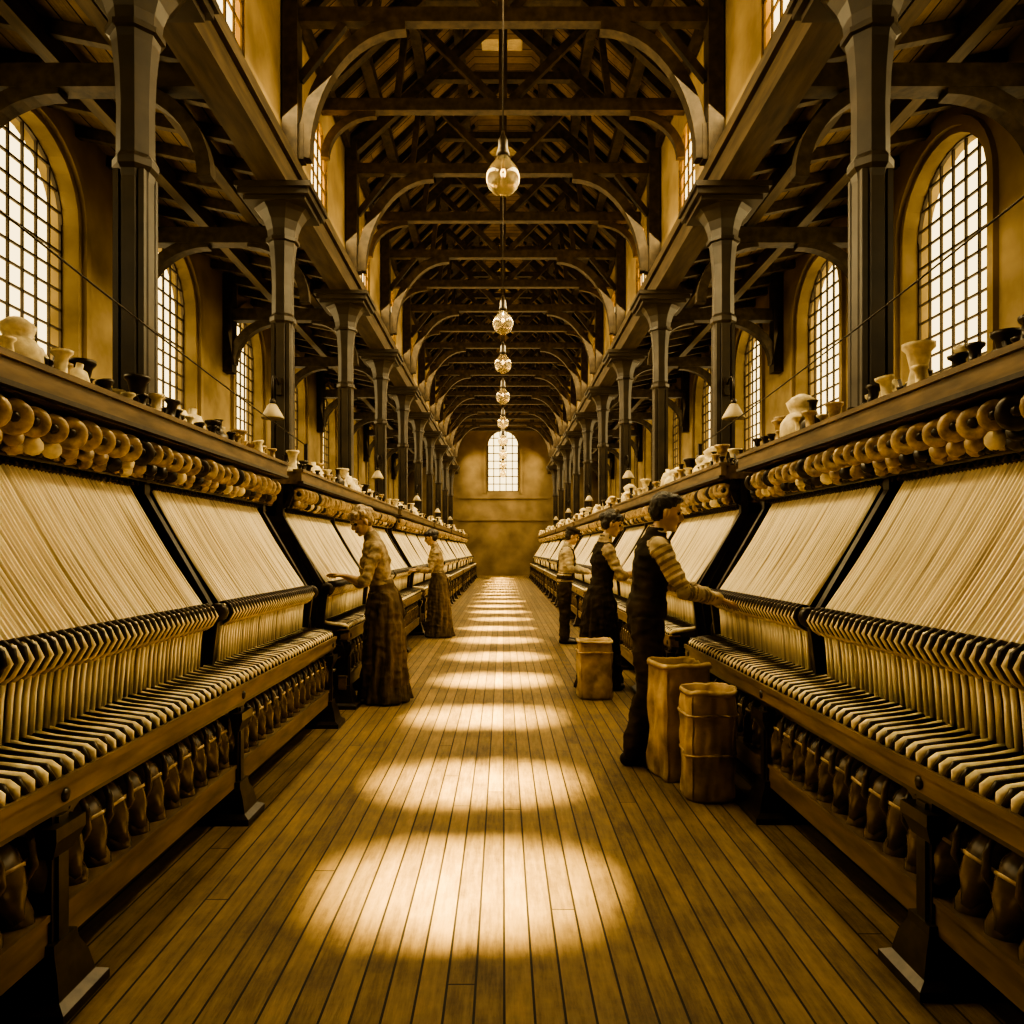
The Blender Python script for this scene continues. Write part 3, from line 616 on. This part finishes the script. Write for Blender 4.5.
def person(name, loc, ang, kind, arms, lean=0., head_pitch=0., head_yaw=0., scale=1., hair="hair_dark", top="vest", sleeve="shirt", skirt="dress", apron=None, legs=None, striped=False, bare_fore=False, cap=None, straps=None, band=None):
    B=Body()
    cl,sl=math.cos(lean),math.sin(lean)
    def L(p):
        f,l,u=p
        if u<.95: return Vector((f,l,u))
        u-=.95; return Vector((f*cl+u*sl, l, u*cl-f*sl+.95))
    W = kind=="woman"
    if not W:
        legs=legs or [((0,-.1),(0,-.12)),((0,.1),(0,.12))]
        tor=[(.90,.150,.115),(.98,.158,.118),(1.08,.148,.108),(1.22,.168,.118),(1.34,.188,.125),(1.42,.165,.105),(1.48,.085,.075)]
    else:
        tor=[(.92,.15,.12),(1.0,.135,.105),(1.06,.122,.095),(1.18,.14,.11),(1.27,.155,.128),(1.36,.155,.108),(1.42,.135,.09),(1.47,.07,.065)]
    B.loft([L((0,0,u)) for u,_,_ in tor],[(a,b_) for _,a,b_ in tor],lab=top,seg=44,mod=lambda a,t:1+.012*math.sin(6*a+9*t)+.01*math.sin(t*30+a))
    if W: 
        for s_ in (-1,1): B.ell(L((.085,s_*.065,1.27)),(.055,.06,.06),top)
    if straps:
        for s_ in (-1,1):
            B.loft([L((.115,s_*.07,1.05)),L((.135,s_*.08,1.25)),L((.09,s_*.085,1.42)),L((0,s_*.085,1.475)),L((-.09,s_*.07,1.40)),L((-.125,s_*.05,1.2)),L((-.11,0,1.02))],[(.018,.008)]*7,lab=straps,seg=10)
    B.loft([L((0,0,1.455)),L((.008,0,1.495))],[(.076,.068),(.066,.062)],lab=sleeve,seg=32,step=.01)
    B.loft([L((0,0,1.44)),L((.01,0,1.50)),L((.025,0,1.57))],[.056,.05,.05] if not W else [.05,.042,.043],lab="skin",seg=24,step=.01)
    hc=L((.035,0,1.645)); Rh=Matrix.Rotation(head_yaw,3,'Z')@Matrix.Rotation(lean+head_pitch,3,'Y')
    hb=hc+Vector((0,0,-.09)); 
    def Hp(f,l,u): return hb+Rh@Vector((f,l,u+.09))
    B.ell(Hp(-.004,0,.022),(.090,.072,.085),"skin",Rh); B.ell(Hp(.022,0,-.045),(.066,.058,.075),"skin",Rh)
    B.ell(Hp(.056,0,-.098),(.026,.028,.022),"skin",Rh)
    B.loft([Hp(.080,0,.012),Hp(.106,0,-.022),Hp(.098,0,-.034)],[.009,.014,.013],lab="skin",seg=10,step=.008)
    B.ell(Hp(.078,0,.028),(.017,.050,.012),"skin",Rh)
    for s_ in (-1,1):
        B.ell(Hp(.080,s_*.03,.006),(.010,.013,.009),"eye",Rh); B.ell(Hp(.0,s_*.078,-.01),(.018,.013,.032),"skin",Rh)
        B.ell(Hp(.087,s_*.03,.030),(.009,.017,.005),hair,Rh)
        B.ell(Hp(.056,s_*.036,-.03),(.025,.022,.025),"skin",Rh)
    B.ell(Hp(.086,0,-.062),(.011,.022,.006),"lip",Rh); B.ell(Hp(.083,0,-.072),(.011,.018,.006),"lip",Rh)
    B.ell(Hp(-.026,0,.050),(.097,.086,.088),hair,Rh); B.ell(Hp(-.055,0,-.004),(.060,.078,.070),hair,Rh)
    if W:
        B.ell(Hp(-.10,0,.045),(.05,.055,.05),hair,Rh); B.ell(Hp(.035,0,.085),(.05,.06,.035),hair,Rh)
        B.ell(Hp(-.03,0,.108),(.06,.055,.04),hair,Rh)
        for k in range(7):
            a=-2.4+4.8*k/6; B.ell(Hp(.0+.075*math.cos(a),.078*math.sin(a),.07),(.028,.026,.03),hair,Rh)
    else:
        B.ell(Hp(.02,0,.095),(.07,.066,.035),hair,Rh)
    if band:
        B.loft([Hp(.01,-.092*math.cos(math.pi*k/10),.02+.128*math.sin(math.pi*k/10)) for k in range(11)],[(.014,.008)]*11,uref=Rh@Vector((1,0,0)),lab=band,seg=10)
    if cap:
        B.ell(Hp(-.012,0,.10),(.108,.098,.042),cap,Rh); B.ell(Hp(.085,0,.075),(.05,.06,.012),cap,Rh)
        B.loft([Hp(-.012,0,.055),Hp(-.012,0,.08)],[(.090,.104),(.090,.104)],uref=Rh@Vector((0,1,0)),lab=cap,seg=24,cap=False)
    for s_,(el,wr) in zip((-1,1),arms):
        sh=L((.0,s_*(.175 if not W else .150),1.405 if not W else 1.37)); el=Vector(el); wr=Vector(wr)
        k=.85 if W else 1.
        def sl1(a,t): return ("shirt" if (t*9)%1<.55 else "stripe") if striped else sleeve
        def fold(a,t): return 1+.06*math.sin(t*38+2*math.cos(a))+.04*math.sin(t*17+a*2)
        B.loft([sh+Vector((0,-s_*.05,.01)),sh,sh.lerp(el,.5),el],[.062*k,.068*k,.058*k,.050*k],uref=(0,1,0) if abs((el-sh).normalized().y)<.9 else (1,0,0),lab=sl1,seg=30,mod=fold,step=.008)
        dr=(wr-el).normalized(); ur=dr.orthogonal()
        if bare_fore:
            B.loft([el,el.lerp(wr,.18)],[.052*k,.055*k],uref=ur,lab=sleeve,seg=24,step=.01)
            B.loft([el,el.lerp(wr,.3),wr],[.042*k,.043*k,.026*k],uref=ur,lab="skin",seg=24,step=.01)
        else:
            B.loft([el,el.lerp(wr,.4),wr-dr*.01],[.050*k,.048*k,.036*k],uref=ur,lab=sl1,seg=30,mod=fold,step=.008)
            B.loft([wr-dr*.03,wr],[.038*k,.039*k],uref=ur,lab=sleeve,seg=20,step=.01)
        hd=(dr+Vector((.15,0,-.1))).normalized()
        B.hand(wr,hd,(0.1,0,-1) if abs(hd.z)<.8 else (1,0,0), s_*1)
    if W:
        def foldk(a,t): return 1+(.10*t)*math.cos(11*a+2.5*math.sin(3*t+1))+.05*t*math.cos(5*a+1)+.035*t*math.cos(19*a+3*t)
        B.loft([(0,0,1.04),(-.01,0,.95),(-.015,0,.82),(-.02,0,.5),(-.02,0,.2),(-.02,0,.02)],[(.125,.10),(.165,.135),(.185,.165),(.20,.185),(.225,.205),(.245,.225)],
               lab=lambda a,t: (apron if (apron and math.cos(a-math.pi/2*LKS)>.1 and t<.86) else skirt),seg=90,cap=False,mod=foldk)
        B.loft([(0,0,1.01),(0,0,1.05)],[(.138,.112),(.136,.110)],lab=apron or skirt,seg=40,step=.01)
        if apron:
            for s_ in (-1,1): B.loft([(-.115,s_*.01,1.03),(-.16,s_*.04,.95),(-.19,s_*.05,.78)],[(.02,.01),(.025,.01),(.02,.008)],lab=apron,seg=10)
        for s_ in (-1,1): B.loft([(.02,s_*.08,.04),(.19,s_*.09,.035)],[(.04,.035),(.032,.025)],lab="shoe",seg=14)
    else:
        for s_,(kn,an) in zip((-1,1),legs):
            hp=Vector((0,s_*.085,.90)); k_=Vector((kn[0],kn[1],.50)); a_=Vector((an[0],an[1],.10))
            def fold2(a,t): return 1+.07*math.sin(t*30+3*math.cos(a))*(t)+.03*math.cos(5*a+t*8)
            B.loft([hp,hp.lerp(k_,.5),k_,k_.lerp(a_,.4),a_],[(.095,.105),(.088,.095),(.072,.078),(.070,.076),(.066,.074)],lab="trousers",seg=30,mod=fold2)
            B.loft([a_+Vector((-.055,0,-.055)),a_+Vector((.04,0,-.055)),a_+Vector((.12,s_*.01,-.062)),a_+Vector((.18,s_*.015,-.066))],[(.036,.042),(.042,.045),(.045,.036),(.034,.028)],lab="shoe",seg=16)
            B.loft([a_,a_+Vector((0,0,-.05))],[.045,.042],lab="shoe",seg=14)
        B.loft([L((0,0,.985)),L((0,0,1.03))],[(.168,.127),(.165,.125)],lab="trousers",seg=44,step=.01)
    me=bpy.data.meshes.new(name+"_raw"); me.from_pydata([v*scale for v in B.v],[],B.f); me.update()
    o=bpy.data.objects.new(name+"_raw",me); COL.objects.link(o)
    md=o.modifiers.new("r",'REMESH'); md.mode='VOXEL'; md.voxel_size=.006; md.use_smooth_shade=True
    sm=o.modifiers.new("s",'SMOOTH'); sm.factor=.5; sm.iterations=2
    dg=bpy.context.evaluated_depsgraph_get(); nm=bpy.data.meshes.new_from_object(o.evaluated_get(dg)); 
    bpy.data.objects.remove(o)
    kd=kdtree.KDTree(len(B.v))
    for i,v in enumerate(B.v): kd.insert(v*scale,i)
    kd.balance(); nm.materials.clear()
    for k in PKEYS: nm.materials.append(PM[k])
    idx=[PKEYS.index(B.lab[kd.find(p.center)[1]]) for p in nm.polygons]
    pv=[tuple(p.vertices) for p in nm.polygons]; vf=[[] for _ in nm.vertices]
    for i,vs in enumerate(pv):
        for v in vs: vf[v].append(i)
    nb=[list({j for v in vs for j in vf[v]}) for vs in pv]
    for _ in range(3):
        new=idx[:]
        for i,ns in enumerate(nb):
            if idx[i] in KEEP: continue
            first=idx[ns[0]]
            if all(idx[j]==first for j in ns): continue
            c={}
            for j in ns: c[idx[j]]=c.get(idx[j],0)+1
            bst=max(c,key=c.get)
            if c[bst]>c.get(idx[i],0) and bst not in KEEP: new[i]=bst
        idx=new
    nm.polygons.foreach_set("material_index",idx); nm.polygons.foreach_set("use_smooth",[True]*len(idx)); nm.name=name
    amp=[0.]*len(nm.vertices)
    for p,ix in zip(pv,idx):
        a=0. if ix in SOLID else (2. if ix in HAIR else 1.)
        for v in p: amp[v]=a if amp[v]==0. or a==0 else amp[v]
    nor=[v.normal.copy() for v in nm.vertices]
    for i,v in enumerate(nm.vertices):
        if amp[i]==1.:
            c=v.co; w1=noise.noise(Vector((c.x*7+loc[1],c.y*7,c.z*11))); w2=noise.noise(Vector((c.x*16,c.y*16+loc[1],c.z*26)))
            v.co=c+nor[i]*((1-abs(w1)*2)*.011+w2*.007-.004)
        elif amp[i]==2.:
            c=v.co; v.co=c+nor[i]*(noise.noise(c*45)*.005+noise.noise(c*90)*.003)
    zmin=min(v.co.z for v in nm.vertices)
    return obj(name,nm,loc=(loc[0],loc[1],-zmin),rot=(0,0,ang))
LKS=-1
pi=math.pi
person("mill_worker_man",(.95,5.0),0.0,"man",[((.20,-.25,1.13),(.43,-.16,1.075)),((.2,.24,1.16),(.42,.12,1.10))],lean=.13,head_pitch=.05,head_yaw=-.25,
       legs=[((.0,-.11),(-.10,-.12)),((.10,.11),(.07,.13))],striped=True,top="vest",sleeve="shirt",scale=1.01)
person("mill_worker_woman",(-1.12,6.95),pi+.30,"woman",[((.16,-.22,1.06),(.33,-.06,1.13)),((.18,.22,1.08),(.34,.12,1.14))],lean=.17,head_pitch=.28,head_yaw=.40,
       hair="hair_fair",top="blouse",sleeve="blouse",skirt="dress",apron="apron",bare_fore=True,scale=1.03)
person("mill_worker_woman",(-1.05,12.1),pi+.1,"woman",[((.12,-.22,1.10),(.33,-.10,1.12)),((.13,.22,1.10),(.33,.12,1.10))],lean=.08,head_pitch=.2,
       hair="hair_dark",top="blouse",sleeve="blouse",skirt="dress",apron="apron",scale=.98)
person("mill_worker_woman",(1.0,7.62),.15,"woman",[((.13,-.23,1.12),(.33,-.12,1.16)),((.13,.22,1.12),(.34,.10,1.14))],lean=.07,head_pitch=.22,head_yaw=-.3,
       hair="hair_dark",top="dark_dress",sleeve="blouse",skirt="dark_dress",apron=None,bare_fore=True,scale=1.02,band="apron")
person("mill_worker_man",(.93,11.3),-.1,"man",[((.10,-.25,1.14),(.34,-.18,1.10)),((.12,.24,1.16),(.34,.12,1.10))],lean=.08,head_pitch=.2,
       top="shirt",sleeve="shirt",scale=.98,straps="vest",cap="vest")

# ---------------------------------------------------------------- light
w=bpy.data.worlds.new("sky"); scene.world=w; w.use_nodes=True
bg=w.node_tree.nodes["Background"]; bg.inputs[0].default_value=(1,.76,.36,1); bg.inputs[1].default_value=2.7
def light(name,kind,loc,rot,energy,color,**k):
    d=bpy.data.lights.new(name,kind); d.energy=energy; d.color=color
    for a,v in k.items(): setattr(d,a,v)
    o=bpy.data.objects.new(name,d); COL.objects.link(o); o.location=loc; o.rotation_euler=rot; return o
LC=(1,.775,.40)
light("sun",'SUN',(0,0,20),(.012,.010,0),185,(1,.74,.30),angle=.08)
for s in (-1,1):
    light("nave_fill_strip",'AREA',(s*2.3,22,6.7),(0,s*math.radians(42),0),1550,LC,shape='RECTANGLE',size=.8,size_y=37,spread=math.radians(140))  # added fill strip along each clerestory wall, brightens the warp sheets
    light("aisle_fill_strip",'AREA',(s*5.0,20,4.6),(0,s*math.radians(100),0),460,LC,shape='RECTANGLE',size=1.8,size_y=40)  # added inward strip in each aisle, lifts columns and ceiling
light("roof_fill_strip",'AREA',(0,20,7.0),(math.pi,0,0),520,LC,shape='RECTANGLE',size=4,size_y=40)  # added upward lamp with no fixture, brightens the roof timbers
cam=bpy.data.cameras.new("camera"); co=bpy.data.objects.new("camera",cam); COL.objects.link(co)
co.location=(0,0,1.4); co.rotation_euler=(math.pi/2,0,0); cam.sensor_width=36; cam.clip_start=.05
cam.lens=36*750/1024; cam.shift_x=9/1024; cam.shift_y=38/1024
scene.camera=co
